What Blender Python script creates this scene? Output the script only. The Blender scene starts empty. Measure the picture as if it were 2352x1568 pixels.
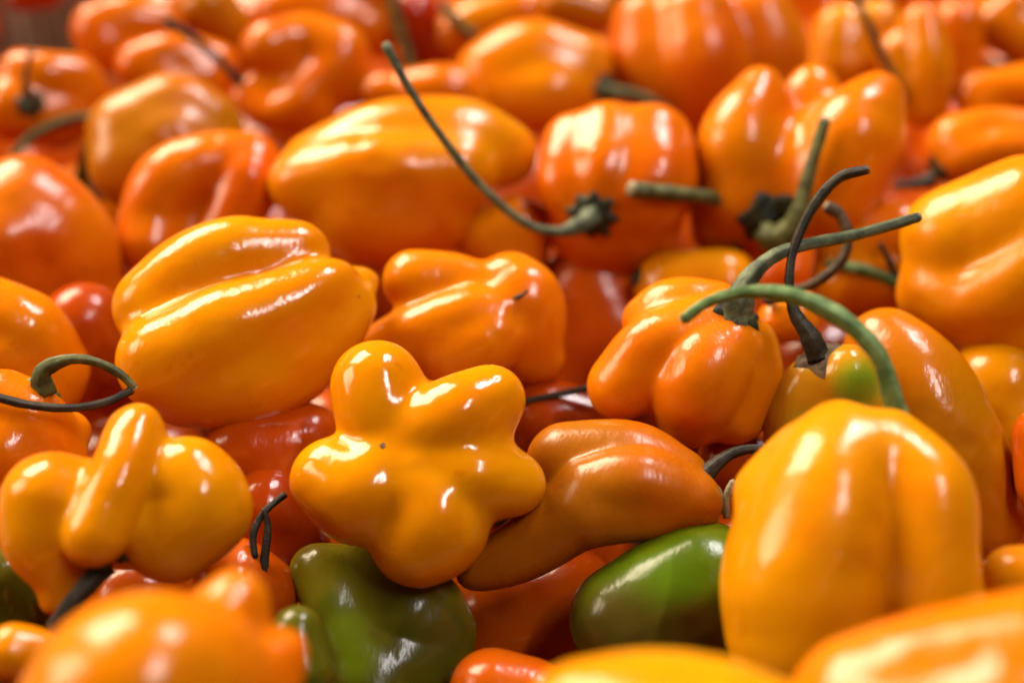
import bpy, bmesh, math, random
import numpy as np
from mathutils import Vector, Matrix

random.seed(7)
np.random.seed(7)
sc = bpy.context.scene
C = sc.collection

# ------------------------------------------------------------------ camera
W, H = 2352.0, 1568.0
LENS = 50.0
F = W * LENS / 36.0                       # focal length in photo pixels
PITCH = math.radians(37.0)
CAM_H = 0.132                             # above the mean top of the pile (z = 0)
FWD = np.array([0.0, math.cos(PITCH), -math.sin(PITCH)])
UP = np.array([0.0, math.sin(PITCH), math.cos(PITCH)])
RIGHT = np.array([1.0, 0.0, 0.0])
CAM = np.array([0.0, -CAM_H / math.tan(PITCH), CAM_H])

cd = bpy.data.cameras.new('camera')
cd.lens = LENS
cd.sensor_width = 36.0
cd.clip_start = 0.005
cd.clip_end = 50.0
cd.dof.use_dof = True
cd.dof.focus_distance = 0.193
cd.dof.aperture_fstop = 8.0
cam = bpy.data.objects.new('camera', cd)
C.objects.link(cam)
cam.location = CAM
cam.rotation_euler = (math.pi / 2 - PITCH, 0, 0)
sc.camera = cam

# ------------------------------------------------------------------ light
w = bpy.data.worlds.new('World')
sc.world = w
w.use_nodes = True
bg = w.node_tree.nodes['Background']
bg.inputs[0].default_value = (1.0, 0.78, 0.40, 1)
bg.inputs[1].default_value = 0.015


def area_light(name, loc, target, sx, sy, power, color):
    l = bpy.data.lights.new(name, 'AREA')
    l.shape = 'RECTANGLE'
    l.size, l.size_y = sx, sy
    l.energy = power
    l.color = color
    o = bpy.data.objects.new(name, l)
    C.objects.link(o)
    o.location = loc
    d = Vector(target) - Vector(loc)
    o.rotation_euler = d.to_track_quat('-Z', 'Y').to_euler()
    return o


area_light('window_light', (-0.85, 1.00, 1.15), (0, 0.02, 0), 1.00, 0.80, 46.0, (1.0, 0.82, 0.58))
area_light('window_light', (-1.40, 0.10, 0.75), (0, 0.02, 0), 0.60, 0.70, 11.0, (1.0, 0.82, 0.58))
for (tx, ty, tz, sx, sy, pw) in ((0.46, 0.75, 1.20, 0.05, 0.60, 8.5), (0.66, 0.80, 1.20, 0.04, 0.60, 5.5), (0.45, -0.35, 1.10, 0.03, 0.55, 5.5)):
    area_light('tube_light', (tx, ty, tz), (tx, ty + 0.0001, 0), sx, sy, pw, (1.0, 0.94, 0.93))

sc.view_settings.view_transform = 'Standard'
sc.view_settings.look = 'None'
sc.view_settings.exposure = 0.65
sc.view_settings.gamma = 1.0
sc.render.engine = 'CYCLES'
sc.cycles.use_denoising = True
sc.cycles.max_bounces = 10
sc.cycles.diffuse_bounces = 4
sc.cycles.sample_clamp_indirect = 6.0
sc.cycles.caustics_reflective = False
sc.cycles.caustics_refractive = False


# ------------------------------------------------------------------ materials
def nodes_of(name):
    m = bpy.data.materials.new(name)
    m.use_nodes = True
    nt = m.node_tree
    return m, nt, nt.nodes, nt.links, nt.nodes['Principled BSDF']


def ramp(N, stops):
    r = N.new('ShaderNodeValToRGB')
    e = r.color_ramp.elements
    while len(e) < len(stops):
        e.new(0.5)
    for i, (p, c) in enumerate(stops):
        e[i].position = p
        e[i].color = (c[0], c[1], c[2], 1)
    return r


def skin(name, ca, cb, rough=0.2, patch=None, wrinkle=0.6, seed=0.0, glow=0.0):
    """waxy pepper skin: two ripeness or gap-shade tones in soft clouds, faint streaks, tiny specks.
    patch = list of (x, y, z, radius, colour) ripeness patches in the fruit's own space"""
    m, nt, N, L, b = nodes_of(name)
    tc = N.new('ShaderNodeTexCoord')
    mp = N.new('ShaderNodeMapping')
    mp.inputs['Location'].default_value = (seed * 0.37, seed * 0.73, seed * 0.19)
    L.new(tc.outputs['Object'], mp.inputs['Vector'])
    n1 = N.new('ShaderNodeTexNoise')
    n1.inputs['Scale'].default_value = 55.0
    n1.inputs['Detail'].default_value = 3.0
    n1.inputs['Roughness'].default_value = 0.55
    L.new(mp.outputs[0], n1.inputs['Vector'])
    r1 = ramp(N, [(0.28, (ca[0] * 1.02, ca[1] * 1.13, ca[2])), (0.45, ca), (0.62, cb), (0.78, (cb[0] * 0.93, cb[1] * 0.80, cb[2]))])
    L.new(n1.outputs['Fac'], r1.inputs[0])
    col = r1.outputs[0]
    # faint scuffs
    n5 = N.new('ShaderNodeTexNoise')
    n5.inputs['Scale'].default_value = 260.0
    n5.inputs['Detail'].default_value = 6.0
    n5.inputs['Roughness'].default_value = 0.7
    L.new(mp.outputs[0], n5.inputs['Vector'])
    r5 = ramp(N, [(0.60, (1, 1, 1)), (0.78, (0.72, 0.62, 0.6))])
    L.new(n5.outputs['Fac'], r5.inputs[0])
    m5 = N.new('ShaderNodeMix')
    m5.data_type = 'RGBA'
    m5.blend_type = 'MULTIPLY'
    m5.inputs['Factor'].default_value = 1.0
    L.new(col, m5.inputs[6])
    L.new(r5.outputs[0], m5.inputs[7])
    col = m5.outputs[2]
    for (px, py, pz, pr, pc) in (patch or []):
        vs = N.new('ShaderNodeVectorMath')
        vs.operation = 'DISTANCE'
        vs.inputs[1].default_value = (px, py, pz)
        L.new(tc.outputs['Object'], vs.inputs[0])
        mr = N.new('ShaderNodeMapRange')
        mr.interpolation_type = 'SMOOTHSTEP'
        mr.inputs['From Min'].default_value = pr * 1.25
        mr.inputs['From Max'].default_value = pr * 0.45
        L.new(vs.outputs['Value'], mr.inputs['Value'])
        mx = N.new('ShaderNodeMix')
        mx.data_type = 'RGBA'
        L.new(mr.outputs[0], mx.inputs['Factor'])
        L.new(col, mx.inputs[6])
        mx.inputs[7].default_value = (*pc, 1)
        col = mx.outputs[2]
    # rare tiny dark specks
    vo = N.new('ShaderNodeTexVoronoi')
    vo.inputs['Scale'].default_value = 150.0
    L.new(mp.outputs[0], vo.inputs['Vector'])
    rs = ramp(N, [(0.035, (1, 1, 1)), (0.07, (0, 0, 0))])
    L.new(vo.outputs['Distance'], rs.inputs[0])
    sx = N.new('ShaderNodeSeparateColor')
    L.new(vo.outputs['Color'], sx.inputs[0])
    gt = N.new('ShaderNodeMath')
    gt.operation = 'GREATER_THAN'
    gt.inputs[1].default_value = 0.93
    L.new(sx.outputs[0], gt.inputs[0])
    mu = N.new('ShaderNodeMath')
    mu.operation = 'MULTIPLY'
    L.new(rs.outputs[0], mu.inputs[0])
    L.new(gt.outputs[0], mu.inputs[1])
    mu2 = N.new('ShaderNodeMath')
    mu2.operation = 'MULTIPLY'
    mu2.inputs[1].default_value = 0.8
    L.new(mu.outputs[0], mu2.inputs[0])
    ms = N.new('ShaderNodeMix')
    ms.data_type = 'RGBA'
    L.new(mu2.outputs[0], ms.inputs['Factor'])
    L.new(col, ms.inputs[6])
    ms.inputs[7].default_value = (0.10, 0.035, 0.008, 1)
    L.new(ms.outputs[2], b.inputs['Base Color'])
    # gloss varies a little
    n2 = N.new('ShaderNodeTexNoise')
    n2.inputs['Scale'].default_value = 130.0
    n2.inputs['Detail'].default_value = 4.0
    L.new(mp.outputs[0], n2.inputs['Vector'])
    mr2 = N.new('ShaderNodeMapRange')
    mr2.inputs['To Min'].default_value = rough * 0.62
    mr2.inputs['To Max'].default_value = rough * 1.2
    L.new(n2.outputs['Fac'], mr2.inputs['Value'])
    L.new(mr2.outputs[0], b.inputs['Roughness'])
    # relief: shallow dents, fine skin
    n3 = N.new('ShaderNodeTexNoise')
    n3.inputs['Scale'].default_value = 150.0
    n3.inputs['Detail'].default_value = 2.0
    L.new(mp.outputs[0], n3.inputs['Vector'])
    mpw = N.new('ShaderNodeMapping')
    mpw.inputs['Scale'].default_value = (1.0, 0.35, 1.0)
    mpw.inputs['Rotation'].default_value = (0, 0, seed * 1.7)
    L.new(mp.outputs[0], mpw.inputs['Vector'])
    n4 = N.new('ShaderNodeTexNoise')
    n4.inputs['Scale'].default_value = 1700.0
    n4.inputs['Detail'].default_value = 2.0
    L.new(mpw.outputs[0], n4.inputs['Vector'])
    b1 = N.new('ShaderNodeBump')
    b1.inputs['Strength'].default_value = 0.5
    b1.inputs['Distance'].default_value = 0.0006
    L.new(n3.outputs['Fac'], b1.inputs['Height'])
    b2 = N.new('ShaderNodeBump')
    b2.inputs['Strength'].default_value = 0.7 * wrinkle
    b2.inputs['Distance'].default_value = 0.00012
    L.new(n4.outputs['Fac'], b2.inputs['Height'])
    L.new(b1.outputs[0], b2.inputs['Normal'])
    L.new(b2.outputs[0], b.inputs['Normal'])
    b.inputs['IOR'].default_value = 1.41
    b.inputs['Subsurface Weight'].default_value = glow
    b.inputs['Subsurface Radius'].default_value = (1.0, 0.36, 0.05)
    b.inputs['Subsurface Scale'].default_value = 0.0028
    b.inputs['Coat Weight'].default_value = 0.0
    b.inputs['Coat Roughness'].default_value = 0.06
    return m


def stem_mat(name, ca, cb, rough=0.55):
    m, nt, N, L, b = nodes_of(name)
    tc = N.new('ShaderNodeTexCoord')
    n1 = N.new('ShaderNodeTexNoise')
    n1.inputs['Scale'].default_value = 420.0
    n1.inputs['Detail'].default_value = 5.0
    L.new(tc.outputs['Object'], n1.inputs['Vector'])
    r1 = ramp(N, [(0.36, ca), (0.64, cb)])
    L.new(n1.outputs['Fac'], r1.inputs[0])
    L.new(r1.outputs[0], b.inputs['Base Color'])
    b.inputs['Roughness'].default_value = rough
    n2 = N.new('ShaderNodeTexNoise')
    n2.inputs['Scale'].default_value = 1800.0
    n2.inputs['Detail'].default_value = 3.0
    L.new(tc.outputs['Object'], n2.inputs['Vector'])
    bp = N.new('ShaderNodeBump')
    bp.inputs['Strength'].default_value = 0.5
    bp.inputs['Distance'].default_value = 0.0002
    L.new(n2.outputs['Fac'], bp.inputs['Height'])
    L.new(bp.outputs[0], b.inputs['Normal'])
    b.inputs['Specular IOR Level'].default_value = 0.3
    b.inputs['Subsurface Weight'].default_value = 0.1
    b.inputs['Subsurface Radius'].default_value = (0.6, 1.0, 0.2)
    b.inputs['Subsurface Scale'].default_value = 0.0008
    return m


SM = {
    'green': stem_mat('stem_green', (0.05, 0.10, 0.022), (0.16, 0.25, 0.085)),
    'olive': stem_mat('stem_olive', (0.035, 0.038, 0.008), (0.12, 0.125, 0.035)),
    'grey': stem_mat('stem_greygreen', (0.035, 0.045, 0.022), (0.12, 0.145, 0.075)),
    'brown': stem_mat('stem_brown', (0.028, 0.014, 0.006), (0.085, 0.045, 0.016)),
    'dark': stem_mat('stem_dark', (0.010, 0.007, 0.004), (0.032, 0.024, 0.012)),
    'calyx': stem_mat('calyx_dark_green', (0.008, 0.009, 0.004), (0.03, 0.034, 0.010)),
    'calyx_green': stem_mat('calyx_green', (0.05, 0.07, 0.015), (0.13, 0.16, 0.05)),
    'calyx_dry': stem_mat('calyx_dry', (0.05, 0.026, 0.012), (0.15, 0.09, 0.04)),
    'cut': stem_mat('stem_cut', (0.16, 0.14, 0.08), (0.30, 0.25, 0.15)),
}

# ripeness tones, plus two darkened to carry gap shade (linear base colours)
TONE = {
    'yellow': ((0.61, 0.225, 0.001), (0.60, 0.188, 0.001)),
    'amber': ((0.60, 0.205, 0.001), (0.60, 0.170, 0.001)),
    'orange': ((0.60, 0.168, 0.001), (0.59, 0.130, 0.001)),
    'deep': ((0.58, 0.132, 0.001), (0.55, 0.095, 0.001)),
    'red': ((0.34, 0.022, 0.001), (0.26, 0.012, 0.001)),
    'shade': ((0.33, 0.040, 0.001), (0.28, 0.028, 0.001)),  # darkness of the gaps put into the base colour
    'under': ((0.45, 0.074, 0.001), (0.40, 0.054, 0.001)),  # milder tone, darkened to stand for shade below the top layer
    'bronze': ((0.40, 0.130, 0.001), (0.46, 0.122, 0.001)),
    'green': ((0.07, 0.125, 0.002), (0.14, 0.18, 0.003)),
    'olive': ((0.075, 0.070, 0.003), (0.14, 0.125, 0.004)),
}


# ------------------------------------------------------------------ fruit solids
def ico(n):
    bm = bmesh.new()
    bmesh.ops.create_icosphere(bm, subdivisions=n, radius=1.0)
    bm.verts.ensure_lookup_table()
    v = np.array([x.co[:] for x in bm.verts])
    v /= np.linalg.norm(v, axis=1)[:, None]
    f = np.array([[x.index for x in p.verts] for p in bm.faces])
    e = np.array([[x.index for x in p.verts] for p in bm.edges])
    bm.free()
    return v, f, e


ICO_C = ico(5)
ICO_F = ico(6)
_nn = np.empty((len(ICO_F[0]), 3), int)
for a in range(0, len(ICO_F[0]), 2048):
    dd = ICO_F[0][a:a + 2048] @ ICO_C[0].T
    _nn[a:a + 2048] = np.argpartition(-dd, 3, axis=1)[:, :3]


def catmull(pts, n):
    """points resampled along a Catmull-Rom spline (rows may hold any number of values)"""
    P = np.array(pts, float)
    if len(P) == 1:
        return P
    P = np.vstack([2 * P[0] - P[1], P, 2 * P[-1] - P[-2]])
    out = []
    for i in range(1, len(P) - 2):
        p0, p1, p2, p3 = P[i - 1], P[i], P[i + 1], P[i + 2]
        for t in np.linspace(0, 1, n, endpoint=False):
            out.append(0.5 * ((2 * p1) + (-p0 + p2) * t + (2 * p0 - 5 * p1 + 4 * p2 - p3) * t * t
                              + (-p0 + 3 * p1 - 3 * p2 + p3) * t ** 3))
    out.append(P[-2])
    return np.array(out)


class Solid:
    """smooth union of tapering lobes; lobe = chain of (x, y, z, r)"""

    def __init__(self, lobes, k, dents=()):
        self.k = k
        self.chains = [catmull(l, 7) for l in lobes]
        for c in self.chains:
            c[:, 3] = np.maximum(c[:, 3], 3)
        self.dents = dents

    def chain(self, c, p):
        if len(c) == 1:
            return np.linalg.norm(p - c[0, :3], axis=1) - c[0, 3]
        a, b = c[:-1, :3], c[1:, :3]
        ra, rb = c[:-1, 3], c[1:, 3]
        ba = b - a
        l2 = np.maximum((ba ** 2).sum(1), 1e-6)
        pa = p[:, None, :] - a[None]
        h = np.clip((pa * ba[None]).sum(2) / l2, 0, 1)
        q = pa - h[..., None] * ba[None]
        d = np.sqrt((q ** 2).sum(2)) - (ra + (rb - ra) * h)
        return d.min(1)

    def __call__(self, p):
        s = np.zeros(len(p))
        k = self.k
        for c in self.chains:
            s += np.exp(-np.clip(self.chain(c, p) / k, -60, 60))
        d = -k * np.log(np.maximum(s, 1e-30))
        for (x, y, z, r, kk) in self.dents:
            dc = r - np.linalg.norm(p - np.array([x, y, z]), axis=1)
            d = kk * np.logaddexp(d / kk, dc / kk)
        return d

    def surface(self, fine=True, noise=0.012, seed=0, dent=1.0):
        pts = np.vstack(self.chains)
        wgt = pts[:, 3] ** 2
        c = (pts[:, :3] * wgt[:, None]).sum(0) / wgt.sum()
        rmax = np.max(np.linalg.norm(pts[:, :3] - c, axis=1) + pts[:, 3]) + 4 * self.k
        v = ICO_C[0]
        t = np.full(len(v), rmax)
        for i in range(44):
            t = np.maximum(t - self(c + v * t[:, None]) * 0.98, 2.0)
        faces, edges = ICO_C[1], ICO_C[2]
        if fine:
            tf = t[_nn].max(1) * 1.02 + 1.0
            v, faces, edges = ICO_F
            for i in range(12):
                tf = np.maximum(tf - self(c + v * tf[:, None]) * 0.95, 2.0)
            t = tf
        rs = np.random.RandomState(seed)
        nz = np.zeros(len(v))
        for f in (1.6, 2.4, 3.7, 5.5, 8.0):
            for j in range(3):
                dr = rs.normal(size=3)
                dr /= np.linalg.norm(dr)
                nz += np.sin(f * (v @ dr) * 2 + rs.uniform(0, 6.28)) / f
        t = t * (1 + noise * nz)
        if fine:
            # thumb-sized dents, a few of them long and narrow
            for j in range(9):
                dr = rs.normal(size=3)
                dr /= np.linalg.norm(dr)
                lg = np.cross(dr, rs.normal(size=3))
                lg /= np.linalg.norm(lg)
                sg, el = rs.uniform(0.10, 0.24), rs.uniform(1.0, 3.0)
                dv = v - dr
                al = dv @ lg
                q = (dv ** 2).sum(1) - al ** 2 + (al / el) ** 2
                t = t * (1 - rs.uniform(0.012, 0.035) * dent * np.exp(-q / sg ** 2))
        p = c + v * t[:, None]
        deg = np.bincount(edges.ravel(), minlength=len(p)).astype(float)
        for it in range(5 if fine else 2):
            acc = np.zeros_like(p)
            for ax in range(3):
                acc[:, ax] = (np.bincount(edges[:, 0], p[edges[:, 1], ax], len(p))
                              + np.bincount(edges[:, 1], p[edges[:, 0], ax], len(p))) / deg
            p = p * 0.4 + acc * 0.6
        return p, faces, c


def mesh_from(name, v, f):
    me = bpy.data.meshes.new(name)
    me.from_pydata([tuple(x) for x in v], [], [tuple(int(i) for i in x) for x in f])
    me.polygons.foreach_set('use_smooth', [True] * len(me.polygons))
    me.update()
    return me


def link(name, me, mat, parent=None):
    o = bpy.data.objects.new(name, me)
    C.objects.link(o)
    if mat is not None and not me.materials:
        me.materials.append(mat)
    o.parent = parent
    return o


def tag(o, label, cat, group=None):
    o['label'] = label
    o['category'] = cat
    if group:
        o['group'] = group


def tube(pts, sides=14, ridge=0.10, seed=0, n=8):
    """ribbed stem along a spline of (x, y, z, r); returns vertices, faces, end frame"""
    P = catmull(pts, n)
    P[:, 3] *= 0.80
    rs = random.Random(seed)
    T = np.gradient(P[:, :3], axis=0)
    T /= np.linalg.norm(T, axis=1)[:, None]
    ref = np.array([0.3, 0.5, 0.81])
    a = np.cross(T[0], ref)
    a /= np.linalg.norm(a)
    vs, fs = [], []
    ph = rs.uniform(0, 6)
    for i, p in enumerate(P):
        a = a - T[i] * (a @ T[i])
        a /= np.linalg.norm(a)
        b = np.cross(T[i], a)
        wob = 1 + 0.04 * math.sin(i * 0.7 + ph) + 0.03 * math.sin(i * 1.9 + ph * 2)
        for s in range(sides):
            th = 2 * math.pi * s / sides
            r = p[3] * wob * (1 + ridge * math.cos(5 * th + ph + i * 0.12))
            vs.append(p[:3] + r * (math.cos(th) * a + math.sin(th) * b))
    for i in range(len(P) - 1):
        for s in range(sides):
            s2 = (s + 1) % sides
            fs.append((i * sides + s, i * sides + s2, (i + 1) * sides + s2, (i + 1) * sides + s))
    vs.append(P[0, :3])
    k0 = len(vs) - 1
    for s in range(sides):
        fs.append((k0, (s + 1) % sides, s))
    vs.append(P[-1, :3])
    k1 = len(vs) - 1
    o = (len(P) - 1) * sides
    for s in range(sides):
        fs.append((k1, o + s, o + (s + 1) % sides))
    return np.array(vs), fs, (P[-1], T[-1], a)


def calyx_mesh(sd, c, n, R, stem_r, teeth=6, lift=0.5, seed=0):
    """toothed cup that lies on the fruit round the stem and flares up into it"""
    rs = random.Random(seed)
    n = np.array(n, float)
    n /= np.linalg.norm(n)
    a = np.cross(n, [0.31, 0.2, 0.93])
    a /= np.linalg.norm(a)
    b = np.cross(n, a)
    c = np.array(c, float)
    NT, NR = 60, 9
    amp = [rs.uniform(0.6, 1.2) for _ in range(teeth)]
    ph = rs.uniform(0, 6)
    vs, fs = [], []
    pts = []
    fr = [0.0] + [(j + 1) / NR for j in range(NR)]
    for j, f in enumerate(fr[1:]):
        for s in range(NT):
            th = 2 * math.pi * s / NT
            u = (th / (2 * math.pi) * teeth) % 1.0
            k = int(th / (2 * math.pi) * teeth) % teeth
            tooth = (1 - abs(2 * u - 1)) ** 1.5 * amp[k]
            r = R * f * (0.78 + 0.34 * tooth * f)
            pts.append(c + r * (math.cos(th + ph) * a + math.sin(th + ph) * b) + n * R * 1.1)
    pts.append(c + n * R * 1.1)
    p = np.array(pts)
    trav = np.zeros(len(p))
    for i in range(30):
        d = sd(p) - 2.0
        st = np.minimum(np.maximum(d, -4), R * 2.0 - trav)
        p = p - n * st[:, None]
        trav += st
    q = p.copy()
    for j, f in enumerate(fr[1:]):
        up = lift * R * max(0.0, 1 - f / 0.75) ** 1.6 + R * 0.07
        if j == NR - 1:
            up = -R * 0.08
        for s in range(NT):
            q[j * NT + s] += n * (up + (R * 0.03 * math.sin(7 * s + j) if j < NR - 1 else 0))
    q[-1] += n * (lift * R * 1.05)
    for j in range(NR - 1):
        for s in range(NT):
            s2 = (s + 1) % NT
            fs.append((j * NT + s, (j + 1) * NT + s, (j + 1) * NT + s2, j * NT + s2))
    for s in range(NT):
        fs.append((len(q) - 1, s, (s + 1) % NT))
    return q, fs


COUNT = [0]
GROUP = 'peppers heaped in the pile'


def plane_depth(v, hz=0.0):
    y = (H / 2 - v) / F
    return (CAM_H - hz) / (math.sin(PITCH) - y * math.cos(PITCH))


def frame_at(u, v, depth):
    """frame at a point of the pile: x to the right, y up, z back along the line of sight; s = metres per photo pixel"""
    x, y = (u - W / 2) / F, (H / 2 - v) / F
    ray = FWD + x * RIGHT + y * UP
    loc = CAM + ray * depth
    cosv = 1 / np.linalg.norm(ray)
    z = -ray * cosv
    X = RIGHT - z * (RIGHT @ z)
    X /= np.linalg.norm(X)
    Y = np.cross(z, X)
    M = Matrix(((X[0], Y[0], z[0], loc[0]), (X[1], Y[1], z[1], loc[1]), (X[2], Y[2], z[2], loc[2]), (0, 0, 0, 1)))
    return M, depth / F * (1 + cosv) / 2


def pepper(label, at, lobes, tone, near=0.0, k=16, stem=None, calyx=None, smat='olive', cmat='calyx', scar=None,
           patch=None, rough=0.2, fine=True, noise=0.010, dents=(), wrinkle=0.6, extra_stems=(), ridge=0.16, cut=True):
    """one fruit. at = (u, v) in photo pixels, near = metres towards the viewer from the pile's mean surface.
    lobes / stems are given in photo pixels (u, v, w towards viewer, r) and become metres at the fruit's own depth"""
    COUNT[0] += 1
    sid = COUNT[0]
    u0, v0 = at
    depth = plane_depth(v0) - near
    M, s = frame_at(u0, v0, depth)

    def loc(ch):
        return [(x - u0, v0 - y, z, r) for (x, y, z, r) in ch]
    sd = Solid([loc(l) for l in lobes], k, [(x - u0, v0 - y, z, r, kk) for (x, y, z, r, kk) in dents])
    p, f, c = sd.surface(fine, noise, sid)
    pt = [((x - u0) * s, (v0 - y) * s, z * s, r * s, col) for (x, y, z, r, col) in (patch or [])]
    t = TONE[tone] if isinstance(tone, str) else tone
    mat = skin('pepper_skin', t[0], t[1], rough, pt, wrinkle, sid * 1.0, 0.45 if fine else 0.0)
    body_me = mesh_from('fruit', p * s, f)
    has_parts = stem or calyx or scar or extra_stems
    if has_parts:
        root = bpy.data.objects.new('habanero_pepper', None)
        root.empty_display_size = 0.01
        C.objects.link(root)
        root.matrix_world = M
        link('fruit', body_me, mat, root)
    else:
        root = link('habanero_pepper', body_me, mat)
        root.matrix_world = M
    tag(root, label, 'pepper', GROUP)
    if calyx:
        (x, y, z, R, nx, ny, nz) = calyx[:7]
        teeth = calyx[7] if len(calyx) > 7 else 6
        lift = calyx[8] if len(calyx) > 8 else 0.5
        v, fc = calyx_mesh(sd, (x - u0, v0 - y, z), (nx, -ny, nz), R, 0, teeth, lift, sid)
        link('calyx', mesh_from('calyx', v * s, fc), SM[cmat], root)
    for j, st in enumerate(([(stem, smat)] if stem else []) + list(extra_stems)):
        ch, mt = st
        v, fc, (e, T, a) = tube(loc(ch), ridge=ridge, seed=sid + j)
        so = link('stem', mesh_from('stem', v * s, fc), SM[mt], root)
        if cut:
            r = e[3]
            ev, ef, _ = tube([(*(e[:3] - T * r * 0.3), r * 1.10), (*(e[:3] + T * r * 0.15), r * 1.12),
                              (*(e[:3] + T * r * 0.5), r * 0.92)], sides=12, seed=sid, n=2, ridge=0.06)
            link('cut_end', mesh_from('cut_end', ev * s, ef), SM['cut'] if mt != 'dark' else SM['calyx_dry'], so)
    if scar:
        x, y, z, r = scar[:4]
        pp = np.array([[x - u0, v0 - y, z + 200.0]])
        for i in range(40):
            pp[:, 2] -= np.maximum(sd(pp), -3)
        v, fc, _ = tube([(pp[0, 0], pp[0, 1], pp[0, 2] - r * 0.8, r * 1.2), (pp[0, 0] + r * 0.1, pp[0, 1], pp[0, 2] + r * 0.2, r),
                         (pp[0, 0] + r * .1, pp[0, 1] + r * 0.1, pp[0, 2] + r * 0.45, r * 0.5)], sides=10, seed=sid, n=3)
        link('blossom_scar', mesh_from('blossom_scar', v * s, fc), SM['calyx_dry'], root)
    return root


def lobes_of(cx, cy, cz, axis, L, R, n=4, seed=0, tip=0.55, spread=0.5):
    """typical habanero: n lobes round an axis from the stem end to the blossom end"""
    rs = random.Random(seed)
    ax = np.array([axis[0], axis[1], axis[2]], float)
    ax /= np.linalg.norm(ax)
    a = np.cross(ax, [0.2, 0.35, 0.9])
    a /= np.linalg.norm(a)
    b = np.cross(ax, a)
    c = np.array([cx, cy, cz])
    out = []
    ph = rs.uniform(0, 6.28)
    for i in range(n):
        th = ph + 2 * math.pi * i / n + rs.uniform(-0.22, 0.22)
        rad = math.cos(th) * a + math.sin(th) * b
        g = rs.uniform(0.88, 1.1)
        tw = rs.uniform(-0.2, 0.2)
        rad2 = math.cos(th + tw) * a + math.sin(th + tw) * b
        e = rs.uniform(0.72, 1.05)
        out.append([(*(c - ax * L * 0.30 + rad * R * spread * 0.95 * g), R * 0.50),
                    (*(c + rad * R * spread * 1.02 * g), R * 0.53),
                    (*(c + ax * L * 0.36 * e + rad2 * R * spread * tip * 1.2), R * 0.53 * (0.35 + 0.5 * tip))])
    return out


def simple(label, u, v, wpx, hpx, axis, tone, near=0.0, seed=0, n=4, tip=0.6, spread=0.52, stem=None, calyx=None, **kw):
    """fruit built from the typical habanero, sized by its length and width in photo pixels"""
    return pepper(label, (u, v), lobes_of(u, v, 0, axis, hpx, wpx / 2.0, n, seed, tip, spread), tone, near,
                  k=wpx * 0.035, stem=stem, calyx=calyx, **kw)

# ------------------------------------------------------------------ setting
def wood(name, ca, cb):
    m, nt, N, L, b = nodes_of(name)
    tc = N.new('ShaderNodeTexCoord')
    mp = N.new('ShaderNodeMapping')
    mp.inputs['Scale'].default_value = (4, 60, 60)
    L.new(tc.outputs['Object'], mp.inputs['Vector'])
    n = N.new('ShaderNodeTexNoise')
    n.inputs['Scale'].default_value = 3.0
    n.inputs['Detail'].default_value = 6.0
    L.new(mp.outputs[0], n.inputs['Vector'])
    r = ramp(N, [(0.35, ca), (0.7, cb)])
    L.new(n.outputs['Fac'], r.inputs[0])
    L.new(r.outputs[0], b.inputs['Base Color'])
    b.inputs['Roughness'].default_value = 0.65
    return m


def box_mesh(name, x0, x1, y0, y1, z0, z1, bev=0.002):
    bm = bmesh.new()
    bmesh.ops.create_cube(bm, size=1.0)
    for q in bm.verts:
        q.co = Vector(((x0 + x1) / 2 + q.co.x * (x1 - x0), (y0 + y1) / 2 + q.co.y * (y1 - y0), (z0 + z1) / 2 + q.co.z * (z1 - z0)))
    bmesh.ops.bevel(bm, geom=bm.edges[:], offset=bev, segments=2, affect='EDGES')
    me = bpy.data.meshes.new(name)
    bm.to_mesh(me)
    bm.free()
    return me


table = link('table_top', box_mesh('table_top', -0.9, 0.9, -0.35, 1.2, -0.125, -0.085), wood('table_wood', (0.09, 0.05, 0.03), (0.17, 0.10, 0.06)))
table['kind'] = 'structure'

# corner of the crate the heap lies in, far left
M0, s0 = frame_at(14, 60, 0.40)
cx, cy = M0.translation.x, M0.translation.y
crate = bpy.data.objects.new('wooden_crate', None)
C.objects.link(crate)
crate.location = (cx, cy, -0.085)
tag(crate, 'blurred tan wooden crate corner at the far top left', 'crate')
wm = wood('crate_wood', (0.30, 0.17, 0.09), (0.46, 0.28, 0.16))
link('corner_post', box_mesh('corner_post', -0.016, 0.006, -0.010, 0.012, 0.0, 0.20), wm, crate)
link('side_board', box_mesh('side_board', -0.012, -0.003, -0.34, -0.012, 0.015, 0.060), wm, crate)
link('back_board', box_mesh('back_board', 0.008, 0.40, 0.002, 0.010, 0.02, 0.062), wm, crate)

# ------------------------------------------------------------------ the fruit in view
# --- sharp fruit in the middle
pepper('big yellow-orange pepper lying on its side, two long creases, left of the star-shaped one', (560, 745), [
    [(365, 705, -10, 106), (450, 630, -10, 103), (560, 588, -10, 93), (692, 568, -10, 75)],
    [(385, 825, 80, 108), (500, 770, 105, 105), (620, 722, 100, 94), (725, 668, 88, 76), (765, 640, 60, 50)],
    [(800, 642, -10, 40), (842, 646, -10, 38)],
    [(445, 858, 40, 118), (560, 845, 50, 138), (690, 782, 45, 124), (800, 702, 40, 66)],
    [(560, 730, -120, 140)],  # unseen rear bulk, added to block light behind the fruit
], 'yellow', near=0.012, k=8, rough=0.16)

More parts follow.
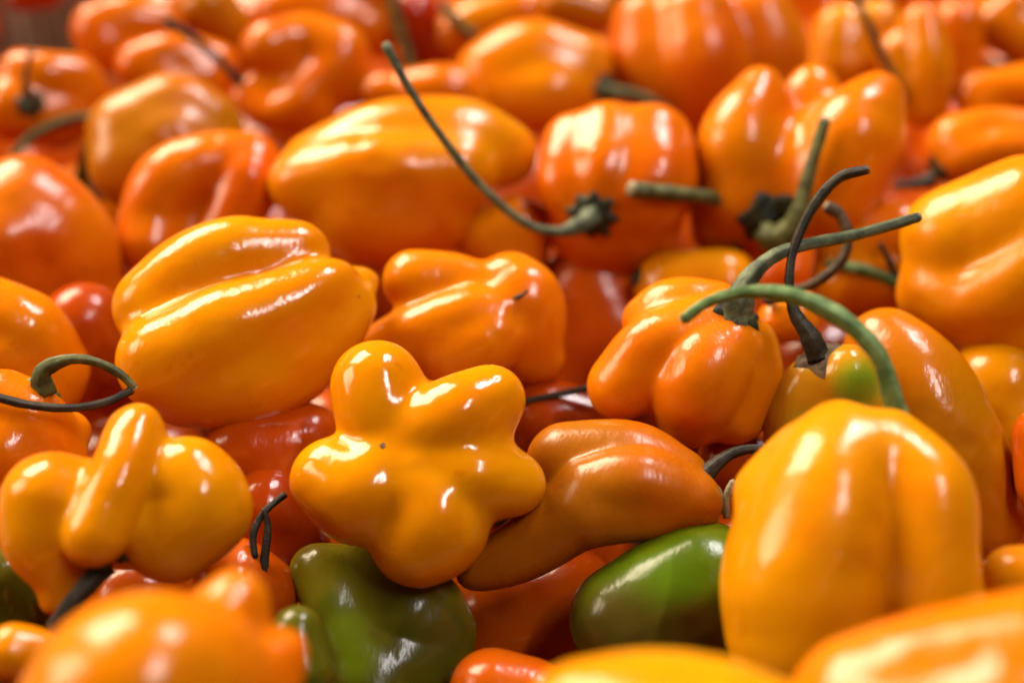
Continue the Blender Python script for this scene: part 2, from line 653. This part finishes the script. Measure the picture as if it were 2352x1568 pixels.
pepper('star-shaped pepper with five rounded lobes and a dark dot, facing the viewer', (960, 1060), [
    [(866, 891, 10, 110), (884, 955, 15, 112), (935, 1000, -20, 112)],
    [(1127, 918, 45, 87), (1035, 965, 72, 96), (930, 1000, 55, 70)],
    [(1168, 1109, 55, 81), (1070, 1088, 74, 97), (950, 1045, 50, 70)], [(1100, 1005, 45, 82)],
    [(958, 1236, 66, 109), (1000, 1187, 66, 126), (945, 1108, 60, 104)],
    [(768, 1097, 46, 94), (838, 1135, 60, 118), (900, 1060, 45, 92)],
    [(965, 1075, -66, 208)], [(965, 1075, -160, 150)],  # last lobe: hidden depth added to keep light out of the gap
], 'yellow', near=0.006, k=9, rough=0.13, scar=(882, 1026, 0, 9), wrinkle=0.3)

pepper('amber pepper with a finger-like middle lobe pointing down, low on the left', (290, 1170), [
    [(124, 1150, 0, 118), (114, 1230, 0, 98), (150, 1330, -10, 58), (135, 1382, -10, 38)],
    [(215, 1170, 5, 118)],
    [(303, 990, 25, 71), (272, 1100, 92, 73), (226, 1226, 108, 75)],
    [(430, 1120, 30, 122), (453, 1162, 40, 126), (390, 1226, 25, 116)],
    [(300, 1170, -70, 145)], [(300, 1150, -150, 140)],  # last lobe: unseen back, thickened to block light
], 'amber', near=0.012, k=9, rough=0.16, stem=[(245, 1300, 40, 34), (215, 1335, 70, 26), (180, 1375, 80, 24), (140, 1430, 70, 22)],
    smat='dark', calyx=(245, 1300, 60, 50, -0.2, 0.9, 0.4), cmat='calyx')

pepper('tall smooth yellow-orange pepper with long pale streaks, front right, green stem arching behind it', (1950, 1230), [
    [(1845, 1015, 0, 62), (1778, 1130, 20, 90)],
    [(1925, 1005, 20, 97), (1900, 1150, 55, 162), (1842, 1320, 55, 190), (1830, 1450, 40, 180)],
    [(2045, 1030, 0, 95), (2124, 1130, 35, 114), (2130, 1260, 45, 112), (2130, 1380, 30, 120)],
    [(1990, 1062, 25, 112)],
    [(1960, 1300, -90, 200)],
], 'yellow', near=0.016, k=13, rough=0.2,
    stem=[(2075, 960, -50, 32), (2058, 900, -20, 28), (2030, 810, 10, 27), (1960, 730, 30, 26), (1850, 668, 40, 24), (1740, 650, 45, 20), (1640, 670, 45, 17), (1575, 712, 40, 15)], smat='green')

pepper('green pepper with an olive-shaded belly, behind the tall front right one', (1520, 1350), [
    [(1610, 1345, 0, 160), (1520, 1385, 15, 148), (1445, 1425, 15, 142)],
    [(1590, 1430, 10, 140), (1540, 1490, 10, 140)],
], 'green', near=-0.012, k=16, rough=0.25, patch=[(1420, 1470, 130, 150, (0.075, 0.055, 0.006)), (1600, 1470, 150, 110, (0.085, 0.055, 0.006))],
    extra_stems=[([(1672, 1190, 20, 9), (1662, 1150, 25, 10), (1648, 1122, 30, 11), (1632, 1118, 34, 10)], 'cut'),
                 ([(1672, 1190, 20, 9), (1672, 1150, 28, 10), (1682, 1120, 32, 11), (1690, 1108, 34, 10)], 'cut')])

pepper('dark olive pepper with a bright green rib, under the star-shaped one', (880, 1420), [
    [(725, 1315, 0, 68), (760, 1395, 40, 60), (812, 1480, 72, 60), (850, 1590, 85, 75)],
    [(950, 1422, 5, 130), (988, 1462, 5, 108), (900, 1535, 5, 140)],
    [(828, 1345, -30, 106), (900, 1385, -20, 120)],
], 'olive', near=-0.019, k=18, rough=0.26, noise=0.006, patch=[(770, 1400, 100, 50, (0.09, 0.105, 0.003)), (800, 1450, 115, 55, (0.11, 0.15, 0.003)), (828, 1510, 130, 55, (0.12, 0.165, 0.003)), (1020, 1450, 110, 70, (0.085, 0.070, 0.006))])

pepper('dull bronze-orange pepper with a long tapering tail, right of the star-shaped one', (1400, 1110), [
    [(1300, 1060, -40, 92), (1450, 1068, -40, 106), (1545, 1110, -30, 96)],
    [(1362, 1122, 55, 76), (1480, 1108, 70, 76), (1590, 1150, 40, 70)],
    [(1360, 1180, 55, 76), (1500, 1165, 45, 72), (1590, 1170, 20, 60)],
    [(1330, 1170, 40, 86), (1205, 1258, 20, 74), (1095, 1308, 5, 54)],
], ((0.34, 0.098, 0.001), (0.40, 0.095, 0.001)), near=0.000, k=8, rough=0.3, stem=[(1610, 1100, 10, 32), (1650, 1062, 10, 19), (1690, 1038, 5, 14), (1740, 1030, 0, 13), (1800, 1040, -10, 12)], smat='dark', cut=False)

pepper('orange pepper hanging from a green calyx, long stem reaching right', (1570, 830), [
    [(1650, 700, -20, 58), (1550, 705, -20, 72), (1482, 735, -30, 60)],
    [(1650, 735, 40, 62), (1510, 795, 65, 80), (1428, 888, 45, 82)],
    [(1670, 800, 65, 78), (1605, 870, 75, 108), (1590, 935, 35, 92)],
    [(1722, 790, 20, 66), (1715, 870, 15, 78), (1680, 935, 0, 86)],
    [(1600, 820, -60, 105)], [(1600, 810, -140, 105)],  # last lobe: unseen back bulk added as a light blocker
], 'orange', near=0.008, k=6, rough=0.22, calyx=(1688, 728, 60, 62, 0.25, -0.75, 0.6, 6, 0.6), cmat='calyx',
    stem=[(1686, 745, 80, 44), (1690, 700, 95, 40), (1712, 650, 95, 27), (1760, 602, 85, 20), (1830, 573, 70, 16), (1960, 545, 50, 15), (2092, 507, 40, 14.5)], smat='grey')

pepper('bright orange pepper with a small dried twig on its tip, above the star-shaped one', (1090, 730), [
    [(952, 645, -10, 72), (1050, 640, -5, 58), (1160, 690, 20, 50)],
    [(880, 800, 15, 62), (985, 758, 45, 68), (1085, 715, 58, 58), (1160, 700, 50, 44)],
    [(1050, 810, 35, 98), (1130, 775, 60, 76), (1165, 720, 45, 50)],
    [(1175, 655, -10, 78), (1212, 700, 15, 84), (1225, 810, -10, 78)],
    [(1075, 760, -60, 135)], [(1080, 745, -140, 120)],  # last lobe: hidden back, added to shut light out of the gap
], 'orange', near=0.004, k=11, rough=0.18, extra_stems=[([(1165, 692, 88, 5), (1185, 684, 100, 6), (1200, 676, 108, 4), (1208, 668, 112, 4)], 'brown')], cut=False)

pepper('two-tone pepper with a green bump and a dried brown calyx, behind the front right one', (1900, 900), [
    [(1945, 862, 40, 72)],
    [(1860, 880, 20, 62), (1822, 940, 20, 62), (1810, 1010, 10, 55)],
    [(1900, 940, -20, 100), (1930, 1050, -20, 110)],
    [(1990, 930, 0, 70)],
], ((0.50, 0.20, 0.005), (0.44, 0.21, 0.006)), near=0.006, k=10, rough=0.2,
    patch=[(1965, 880, 80, 62, (0.20, 0.30, 0.012)), (1860, 990, 70, 60, (0.34, 0.28, 0.012))],
    calyx=(1878, 815, 40, 62, -0.25, -0.85, 0.35, 5, 0.9), cmat='calyx_dry',
    stem=[(1880, 820, 60, 36), (1860, 770, 80, 26), (1828, 715, 85, 16), (1818, 640, 85, 13), (1832, 560, 80, 13), (1875, 470, 70, 14), (1930, 410, 60, 14), (1992, 393, 55, 14)], smat='dark')

pepper('long amber pepper standing upright behind the front right one, at the right edge', (2110, 930), [
    [(2035, 795, 0, 100), (2100, 900, 20, 138), (2185, 1050, 20, 128), (2245, 1190, 0, 100)],
    [(2050, 900, 20, 110), (2110, 1080, 10, 130)],
], 'bronze', near=-0.002, k=14, rough=0.22)

pepper('large yellow-orange pepper with a broad ridge, cut by the right edge', (2230, 620), [
    [(2190, 545, 20, 128), (2350, 500, 30, 150)],
    [(2150, 665, 40, 92), (2250, 690, 85, 92), (2390, 610, 110, 100)],
    [(2280, 745, 40, 92), (2400, 760, 50, 95)],
], 'yellow', near=0.010, k=14, rough=0.24)

pepper('tall upright orange pepper with two pointed shoulders and an upright stem', (1820, 390), [
    [(1742, 212, 0, 64), (1702, 330, 45, 104), (1704, 450, 48, 106)],
    [(1640, 440, 0, 68), (1652, 530, 20, 72)],
    [(2006, 224, 10, 59), (1952, 320, 52, 110), (1898, 440, 54, 116)],
    [(2004, 240, 0, 58), (1985, 380, 15, 72), (1935, 460, 30, 75)],
    [(1862, 203, -80, 66), (1860, 330, -60, 100)],
    [(1740, 540, 15, 66)],
    [(1815, 405, -20, 150)],
], 'orange', near=0.012, k=11, rough=0.2, calyx=(1768, 512, 135, 72, -0.1, 0.45, 0.8, 6, 0.35), cmat='calyx',
    stem=[(1765, 535, 135, 36), (1795, 542, 170, 37), (1830, 500, 185, 27), (1848, 430, 188, 20), (1866, 360, 185, 17), (1888, 282, 180, 15)], smat='olive')

pepper('red-orange round pepper with a black star calyx and a very long curved stem', (1410, 440), [
    [(1320, 335, 0, 72), (1302, 420, 60, 70), (1330, 480, 90, 48)],
    [(1395, 300, 10, 62), (1388, 390, 92, 64), (1375, 450, 108, 44)],
    [(1500, 330, 0, 90), (1490, 430, 60, 104), (1425, 490, 98, 52)],
    [(1415, 410, -25, 163), (1408, 480, -25, 163)],
], 'deep', near=0.006, k=11, rough=0.2, calyx=(1362, 492, 140, 58, -0.12, 0.25, 0.95, 8, 0.3), cmat='calyx',
    stem=[(1362, 492, 148, 30), (1338, 513, 182, 24), (1285, 527, 212, 13.5), (1215, 505, 248, 11.5), (1130, 430, 288, 11), (1060, 340, 320, 10.5), (990, 235, 345, 10.5), (940, 140, 360, 11.5)], smat='grey')

pepper('large amber pepper lying behind the long curved stem, three blunt ridges', (920, 420), [
    [(745, 395, 0, 100), (885, 338, 0, 110), (1050, 335, 0, 112), (1155, 355, 0, 82)],
    [(705, 430, 65, 80), (860, 400, 100, 86), (1045, 402, 80, 92)],
    [(840, 478, 62, 122), (975, 488, 50, 110)], [(900, 520, 20, 105)],
    [(672, 430, 10, 62)],
], 'amber', near=0.006, k=14, rough=0.2)

pepper('orange pepper with a deep hollow facing up, left of the large amber one', (450, 450), [
    [(350, 520, 0, 82), (400, 420, 0, 88), (500, 378, 0, 78), (580, 370, 0, 68)],
    [(575, 420, 40, 76), (530, 500, 50, 66), (490, 570, 40, 70)],
    [(350, 570, 30, 80)],
    [(470, 480, -70, 110)],
], 'deep', near=0.000, k=9, rough=0.2,
    extra_stems=[([(545, 520, 20, 14), (575, 470, 25, 15), (603, 428, 30, 15)], 'olive')])

pepper('brownish-amber pepper with two smooth ridges, upper left', (370, 320), [
    [(305, 310, 0, 105), (400, 265, -10, 96), (480, 290, 0, 84)],
    [(300, 380, 30, 100), (400, 330, 45, 90), (480, 350, 20, 90)],
], 'bronze', near=0.000, k=10, rough=0.28)

# --- blurred fruit in front
pepper('very blurred big orange pepper with a side bump, bottom left in front', (370, 1570), [
    [(250, 1640, 0, 210), (330, 1590, 30, 236), (410, 1588, 20, 216)],
    [(530, 1388, -50, 92)],
    [(652, 1500, -10, 66), (610, 1580, 10, 90)],
], 'orange', near=0.028, k=14, rough=0.2)
pepper('very blurred yellow pepper rising into the middle of the bottom edge', (1540, 1680), [
    [(1360, 1700, 0, 190), (1500, 1680, 0, 190), (1640, 1690, 0, 185), (1760, 1720, 0, 170)],
    [(1450, 1740, 80, 170), (1650, 1740, 80, 170)],
], 'yellow', near=0.030, k=14, rough=0.2)
pepper('very blurred orange pepper in the bottom right corner', (2180, 1580), [
    [(1985, 1640, 0, 190), (2180, 1575, 0, 188), (2400, 1545, 0, 200)],
    [(2060, 1720, 80, 180), (2300, 1660, 90, 170)],
], 'orange', near=0.030, k=14, rough=0.2)

# --- left edge
pepper('red-orange pepper with a shadowed belly at the left edge, mid height', (120, 590), [
    [(60, 480, 0, 130), (130, 560, 10, 140), (160, 650, 0, 120)],
    [(20, 560, 40, 120), (80, 680, 20, 110)],
], 'deep', near=-0.006, k=14, rough=0.24)
pepper('orange pepper with two white glints at the left edge, under the red-orange one', (50, 790), [
    [(-20, 720, 0, 90), (60, 760, 20, 95), (120, 850, 10, 90)],
    [(20, 830, 40, 80), (100, 900, 20, 80)],
], 'orange', near=0.004, k=10, rough=0.16)
pepper('orange pepper at the left edge with a looping dark green stem', (80, 990), [
    [(10, 930, 10, 85), (70, 970, 30, 90), (120, 1060, 20, 85)],
    [(20, 1040, 40, 90), (100, 1110, 10, 90)],
    [(160, 990, -20, 50)],
], 'orange', near=0.006, k=9, rough=0.2, calyx=(100, 888, 40, 40, 0.2, -0.9, 0.3, 5, 0.7), cmat='calyx_green',
    stem=[(100, 900, 70, 34), (95, 852, 95, 24), (150, 825, 115, 15), (210, 830, 122, 13), (265, 858, 125, 12), (298, 890, 125, 11)], smat='olive',
    extra_stems=[([(-30, 905, 135, 11), (60, 930, 150, 12), (150, 938, 150, 12), (230, 925, 140, 11), (292, 895, 125, 11)], 'dark')])

# --- back rows
pepper('orange pepper with a round scooped hollow, upper left of centre', (695, 180), [
    [(620, 110, 0, 65), (700, 90, -20, 62), (780, 120, -10, 70)],
    [(572, 222, 15, 46), (618, 256, 40, 44), (680, 238, 48, 42), (718, 196, 35, 46), (790, 150, 5, 60)],
    [(700, 250, 10, 75)], [(810, 200, 0, 50)],
    [(690, 180, -50, 95)],
], 'deep', near=0.002, k=9, rough=0.2, fine=False,
    stem=[(560, 200, 30, 14), (520, 150, 35, 11), (460, 95, 40, 11), (395, 55, 45, 15)], smat='dark')
pepper('orange pepper with a thin faded stem at the upper left edge', (110, 230), [
    [(60, 170, 0, 62), (110, 175, 20, 60), (170, 190, 0, 70)],
    [(40, 250, 20, 80), (130, 270, 10, 80), (200, 220, 0, 55)],
], 'deep', near=0.0, k=9, fine=False, calyx=(80, 235, 60, 34, -0.2, 0.1, 0.9), stem=[(80, 238, 90, 18), (62, 190, 120, 8), (80, 120, 130, 7)], smat='brown',
    extra_stems=[([(210, 262, 100, 10), (120, 285, 110, 12), (50, 330, 115, 12), (0, 405, 118, 11)], 'olive')])
pepper('orange pepper with a plain domed back, first row top left', (285, 75), [
    [(230, 70, 0, 68), (300, 50, 0, 65), (370, 60, 0, 60)], [(240, 110, 20, 60), (330, 110, 10, 50)],
], 'deep', near=0.0, k=9, fine=False)
pepper('orange pepper crossed by a dark leaning stem, upper left', (410, 150), [
    [(330, 155, 0, 66), (410, 130, 0, 58), (500, 150, 0, 56)], [(380, 190, 20, 60), (470, 190, 10, 60)],
], 'deep', near=0.002, k=9, fine=False)
pepper('brown-orange pepper cut by the top edge above the dark leaning stem', (500, 40), [
    [(480, 20, 0, 72), (530, 70, 0, 55)]], 'bronze', near=-0.004, k=8, fine=False)
pepper('orange pepper with long glints cut by the top edge left of centre', (770, 60), [
    [(640, 30, 0, 60), (760, 40, 0, 72), (850, 70, 0, 66)], [(700, -30, -20, 70), (850, -20, -20, 70)], [(890, 60, -10, 50)],
], 'deep', near=-0.004, k=9, fine=False, extra_stems=[([(955, 200, 80, 16), (930, 120, 85, 15), (910, 40, 90, 15), (892, -40, 95, 14)], 'olive')])
pepper('small orange pepper peeping over the large amber one', (1010, 205), [
    [(960, 215, 0, 60), (1030, 210, 10, 62), (1090, 240, 0, 55)], [(870, 210, -10, 48)]], 'orange', near=0.000, k=9, fine=False)
pepper('orange pepper with a dark green calyx on its right, top centre', (1230, 170), [
    [(1130, 175, 0, 90), (1220, 140, 0, 98), (1320, 160, 0, 88)], [(1150, 230, 30, 80), (1260, 220, 40, 92), (1330, 220, 10, 80)], [(1370, 130, -20, 45)],
], 'orange', near=0.000, k=10, fine=False, calyx=(1365, 205, 40, 46, 0.8, 0.1, 0.5), stem=[(1370, 205, 60, 32), (1410, 212, 70, 20), (1480, 225, 75, 15), (1550, 265, 75, 14)], smat='olive')
pepper('big smooth red-orange pepper cut by the top edge right of centre', (1630, 130), [
    [(1480, 60, 0, 85), (1500, 160, 20, 100), (1560, 230, 0, 85)], [(1600, 50, 40, 90), (1620, 150, 60, 105), (1640, 230, 30, 85)],
    [(1740, 40, 0, 85), (1770, 130, 10, 90), (1720, 220, 0, 80)],
], 'deep', near=0.004, k=10, fine=False, rough=0.26)
pepper('orange pepper with a large white glint behind the two-shouldered one', (1960, 110), [
    [(1930, 70, 0, 66), (1930, 160, 20, 72)], [(2010, 60, 0, 62), (2010, 160, 0, 70)],
], 'amber', near=-0.004, k=9, fine=False)
pepper('narrow orange pepper standing upright under a dark stem, upper right', (2110, 160), [
    [(2110, 55, 0, 52), (2130, 150, 20, 58), (2130, 240, 10, 60)], [(2060, 120, 0, 50), (2080, 220, 10, 50)],
], 'orange', near=0.002, k=9, fine=False, stem=[(2078, 230, 70, 16), (2050, 175, 80, 13), (2010, 90, 90, 11), (1960, -10, 95, 11)], smat='dark')
pepper('orange pepper with a pinkish sheen behind the narrow upright one', (2200, 90), [
    [(2200, 50, 0, 56), (2205, 150, 0, 58)], [(2160, 60, -20, 50)]], 'deep', near=-0.006, k=9, fine=False)
pepper('orange pepper with bright parallel ridges at the right edge', (2250, 320), [
    [(2200, 330, 0, 72), (2270, 300, 0, 56), (2350, 310, 0, 60)], [(2220, 370, 30, 62), (2300, 345, 40, 52), (2370, 350, 30, 60)],
], 'deep', near=0.002, k=8, fine=False, calyx=(2150, 415, 40, 40, -0.4, 0.7, 0.5), stem=[(2150, 415, 60, 26), (2110, 425, 70, 15), (2045, 430, 75, 11)], smat='dark')
pepper('orange pepper near the right edge above the one with parallel ridges', (2290, 210), [
    [(2240, 215, 0, 52), (2320, 205, 0, 55), (2390, 200, 0, 60)], [(2270, 250, 10, 50)]], 'deep', near=-0.002, k=8, fine=False)
pepper('dull yellow pepper in the top right corner', (2310, 70), [
    [(2290, 60, 0, 60), (2360, 90, 0, 70)], [(2330, 20, -10, 60)]], 'bronze', near=-0.006, k=8, fine=False,
    extra_stems=[([(2240, 130, 20, 12), (2290, 150, 25, 14), (2350, 160, 25, 14)], 'olive')])
pepper('orange pepper with a pale stem end cut by the top edge at the centre', (1110, 50), [
    [(1050, 80, 0, 60), (1120, 50, 0, 62), (1200, 30, 0, 58)]], 'orange', near=-0.004, k=8, fine=False,
    extra_stems=[([(1090, 85, 70, 13), (1050, 50, 75, 15), (1020, 15, 78, 18)], 'olive')])
pepper('deep red pepper behind the pale upright stem, top edge', (965, 70), [
    [(950, 40, 0, 66), (990, 110, 0, 62)]], 'red', near=-0.010, k=8, fine=False)
pepper('bright red pepper in the top left corner', (75, 10), [
    [(50, -5, 0, 34), (110, -15, 0, 36)]], 'red', near=-0.006, k=6, fine=False)
pepper('orange pepper cut by the top edge between two larger ones, right of centre', (1330, 20), [
    [(1290, 10, 0, 60), (1370, 30, 0, 56)]], 'bronze', near=-0.008, k=8, fine=False)

# --- in the gaps, many with the shade already in their base colour
pepper('orange pepper with a small glint below the curved stem', (1170, 530), [
    [(1120, 550, 0, 75), (1190, 530, 0, 80)], [(1180, 600, 0, 80)]], 'orange', near=-0.008, k=10, fine=False)
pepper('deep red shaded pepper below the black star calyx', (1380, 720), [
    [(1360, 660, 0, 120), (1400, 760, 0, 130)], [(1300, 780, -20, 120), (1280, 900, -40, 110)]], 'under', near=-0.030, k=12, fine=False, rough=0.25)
pepper('orange pepper glimpsed between the two peppers with thick stems', (1600, 610), [
    [(1540, 660, 0, 85), (1660, 655, 0, 90)], [(1620, 700, 0, 90)]], 'amber', near=-0.008, k=10, fine=False,
    calyx=(1480, 635, 20, 24, -0.8, 0.1, 0.5), stem=[(1680, 600, -60, 16), (1700, 510, -50, 14), (1650, 460, 0, 17), (1555, 450, 95, 20), (1505, 445, 125, 21), (1458, 442, 150, 25)], smat='olive')
pepper('orange pepper half hidden behind the crossing stems', (2010, 580), [
    [(1960, 560, 0, 90), (2060, 540, 0, 85)], [(1950, 650, 20, 90), (2030, 650, 20, 90)]], 'orange', near=-0.006, k=10, fine=False,
    extra_stems=[([(1900, 605, 118, 9), (1950, 612, 116, 15), (2010, 628, 112, 16), (2062, 652, 105, 17)], 'green'),
                 ([(2020, 560, 110, 8), (2042, 600, 108, 9), (2062, 645, 105, 9)], 'dark')])
pepper('small orange pepper with a curling brown stem, deep between the stems', (1815, 735), [
    [(1790, 740, 0, 52), (1830, 735, 0, 50)]], 'orange', near=-0.002, k=8, fine=False,
    stem=[(1760, 692, 40, 16), (1810, 672, 60, 14), (1870, 650, 75, 13), (1925, 605, 82, 14), (1942, 550, 84, 15), (1925, 500, 84, 16), (1895, 480, 84, 16)], smat='brown')
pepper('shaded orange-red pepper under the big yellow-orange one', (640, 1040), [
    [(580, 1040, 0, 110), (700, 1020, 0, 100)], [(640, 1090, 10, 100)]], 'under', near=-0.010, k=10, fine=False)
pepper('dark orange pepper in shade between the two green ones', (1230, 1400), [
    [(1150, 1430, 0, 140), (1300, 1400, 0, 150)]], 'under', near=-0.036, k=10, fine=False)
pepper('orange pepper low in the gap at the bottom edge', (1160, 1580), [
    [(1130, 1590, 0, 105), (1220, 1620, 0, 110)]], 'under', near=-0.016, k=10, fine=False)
pepper('small orange pepper at the left edge near the bottom', (40, 1490), [
    [(30, 1495, 0, 68), (80, 1500, 0, 60)]], 'orange', near=0.008, k=8, fine=False)
pepper('dark green pepper at the left edge low down', (20, 1370), [
    [(0, 1340, 0, 90), (40, 1420, 0, 80)]], 'olive', near=-0.010, k=8, fine=False)
pepper('orange pepper glimpsed under the one with the finger-like lobe', (590, 1300), [
    [(540, 1330, 0, 100), (600, 1360, 0, 90)]], 'under', near=-0.012, k=8, fine=False,
    extra_stems=[([(650, 1135, 60, 10), (605, 1175, 70, 10), (580, 1225, 72, 10), (585, 1280, 70, 9)], 'dark'),
                 ([(605, 1345, 70, 10), (608, 1270, 75, 12), (612, 1210, 78, 10), (600, 1170, 80, 6)], 'dark')])
pepper('yellow-orange pepper at the right edge above the blurred corner one', (2330, 1330), [
    [(2330, 1330, 0, 80), (2400, 1330, 0, 80)]], 'yellow', near=0.012, k=8, fine=False)
pepper('amber pepper showing as a wedge at the right edge', (2310, 930), [
    [(2290, 890, 0, 120), (2330, 990, 0, 120)]], 'amber', near=-0.012, k=8, fine=False)
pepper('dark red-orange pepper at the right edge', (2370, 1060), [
    [(2400, 1000, 0, 75), (2405, 1110, 0, 75)]], 'under', near=-0.002, k=8, fine=False)

pepper('dark brown-green pepper squeezed behind the olive one near the bottom', (690, 1500), [
    [(680, 1450, 0, 62), (700, 1540, 0, 75)]], 'olive', near=0.000, k=8, fine=False)

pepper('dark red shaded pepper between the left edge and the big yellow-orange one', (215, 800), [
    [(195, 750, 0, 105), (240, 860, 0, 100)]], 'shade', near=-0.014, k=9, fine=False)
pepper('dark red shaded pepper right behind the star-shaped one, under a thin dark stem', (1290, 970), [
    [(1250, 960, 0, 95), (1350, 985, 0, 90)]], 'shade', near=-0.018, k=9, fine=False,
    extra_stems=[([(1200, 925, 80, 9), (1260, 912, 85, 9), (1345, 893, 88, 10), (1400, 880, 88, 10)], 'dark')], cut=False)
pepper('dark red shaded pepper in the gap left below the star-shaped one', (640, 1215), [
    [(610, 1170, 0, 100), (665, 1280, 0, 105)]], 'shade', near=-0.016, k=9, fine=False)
pepper('dark red shaded pepper deep in the gap under the two-tone one', (1710, 1070), [
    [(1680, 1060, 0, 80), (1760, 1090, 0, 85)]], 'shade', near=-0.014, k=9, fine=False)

# ------------------------------------------------------------------ fruit of the lower layers and beyond the frame's edge
def filler_kind(seed):
    rs = random.Random(seed)
    R = 0.019
    n = rs.choice([3, 4, 4, 5])
    lb = lobes_of(0, 0, 0, (0, -1, 0.0), 300, 160, n, seed, rs.uniform(0.4, 0.75), 0.52)
    sd = Solid([[(x, -y, z, r) for (x, y, z, r) in l] for l in lb], 12)
    p, f, c = sd.surface(False, 0.012, seed)
    s = R / 160
    me = mesh_from('fruit', p * s, f)
    v, fc = calyx_mesh(sd, (0, -100, 0), (0, -1, 0), 52, 0, 6, 0.5, seed)
    cm = mesh_from('calyx', v * s, fc)
    cm.materials.append(SM['calyx'])
    v, fc, _ = tube([(0, -110, 0, 34), (5, -165, 0, 18), (25, -230, 10, 14), (70, -290, 20, 13)], seed=seed)
    tm = mesh_from('stem', v * s, fc)
    tm.materials.append(SM['olive'])
    return me, cm, tm


KINDS = [filler_kind(100 + i) for i in range(6)]
FT = ['under', 'under', 'deep', 'under', 'under', 'under']  # lower fruit mostly gets the tone with shade painted in
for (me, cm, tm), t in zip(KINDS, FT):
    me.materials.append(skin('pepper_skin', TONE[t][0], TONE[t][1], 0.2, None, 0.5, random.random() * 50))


NF = [0]
# only those that this picture, or one taken a step to the side, shows something of
KEEP = set([8, 15, 16, 17, 18, 19, 22, 23, 24, 25, 26, 27, 30, 31, 32, 33, 34, 35, 38, 39, 40, 41, 42, 43, 47, 48, 49, 50, 51, 52, 53, 57, 58, 59, 60, 61, 62, 63, 64, 67, 68, 69, 70, 71, 72, 73, 74, 75, 80, 81, 82, 83, 84, 85, 86, 87, 92, 93, 94, 95, 96, 97, 98, 99, 103, 104, 105, 106, 107, 108, 109, 110, 111, 112, 116, 117, 122, 159, 160, 161, 162, 163, 164, 165, 166, 167, 168, 169, 170, 171, 172, 173, 174, 175, 176, 178, 191, 192, 193, 194, 195, 196, 197])
LABELS = {
    23: 'shaded pepper under the finger-lobed one, just above the blurred front left one',
    61: 'shaded pepper between the large amber one and the round one with the long curved stem',
    33: 'shaded pepper between the star-shaped one and the tail of the dull bronze one',
    52: 'shaded pepper behind the crossing stems, under the two-shouldered one',
    48: 'shaded pepper between the brownish-amber one and the red-orange one at the left edge',
    58: 'shaded pepper at the left edge under the bent olive stem',
    43: 'shaded pepper right behind the dried brown calyx',
    31: 'shaded pepper between the finger-like lobe and the big yellow-orange one above it',
    63: 'shaded pepper touching the right shoulder of the two-shouldered one',
    97: 'far pepper at the top edge right of the big smooth red-orange one',
    59: 'shaded pepper just below the one with the round scooped hollow',
    50: 'shaded pepper between the big yellow-orange one and the one with the dried twig',
    53: 'shaded pepper left of the large right-edge one, behind the grey-green stem tip',
    64: 'shaded pepper just left of the one with bright parallel ridges',
    62: 'shaded pepper showing as a sliver left of the two-shouldered one',
    74: 'shaded pepper at the foot of the narrow upright one, upper right',
    32: 'shaded pepper showing in the notch left of the star-shaped one',
    98: 'far pepper at the top edge above the narrow upright one',
}


def filler(label, group, x, y, z, rng, size=1.0):
    NF[0] += 1
    me, cm, tm = rng.choice(KINDS)
    rot = (rng.uniform(0, 6.28), rng.uniform(0, 6.28), rng.uniform(0, 6.28))
    if NF[0] not in KEEP:
        return
    root = bpy.data.objects.new('habanero_pepper', None)
    root.empty_display_size = 0.01
    C.objects.link(root)
    root.location = (x, y, z)
    root.rotation_euler = rot
    root.scale = (size,) * 3
    tag(root, LABELS.get(NF[0], label), 'pepper', group)
    link('fruit', me, None, root)
    link('calyx', cm, None, root)
    link('stem', tm, None, root)


rng = random.Random(11)
for iz, z in enumerate((-0.041,)):
    y = -0.13
    while y < 0.36:
        half = 0.080 + 0.34 * (y + 0.16)
        x = -half + (0.018 if iz else 0)
        while x < half + 0.01:
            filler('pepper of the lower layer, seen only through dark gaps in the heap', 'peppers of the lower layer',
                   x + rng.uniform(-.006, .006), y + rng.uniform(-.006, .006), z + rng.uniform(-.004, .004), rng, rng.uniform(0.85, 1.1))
            x += 0.0355
        y += 0.034
# top layer carried on past the edges of the picture
y = -0.14
while y < 0.46:
    d = (y - CAM[1]) * math.cos(PITCH) + CAM_H * math.sin(PITCH)
    half = d * W / 2 / F
    for side in (-1, 1):
        for j in range(1):
            filler('pepper of the heap continuing past the edge of the picture', 'peppers past the picture edges',
                   side * (half + 0.026 + 0.036 * j) + rng.uniform(-.004, .004), y + rng.uniform(-.006, .006),
                   -0.012 + rng.uniform(-.008, .004), rng, rng.uniform(0.9, 1.1))
    y += 0.037
for y in (0.232, 0.268, 0.305):
    x = -0.085
    while x < 0.2:
        filler('far pepper of the heap behind the top row', 'far peppers behind the top row',
               x + rng.uniform(-.006, .006), y + rng.uniform(-.006, .006), -0.016 + rng.uniform(-.006, .006), rng, rng.uniform(0.9, 1.1))
        x += 0.038
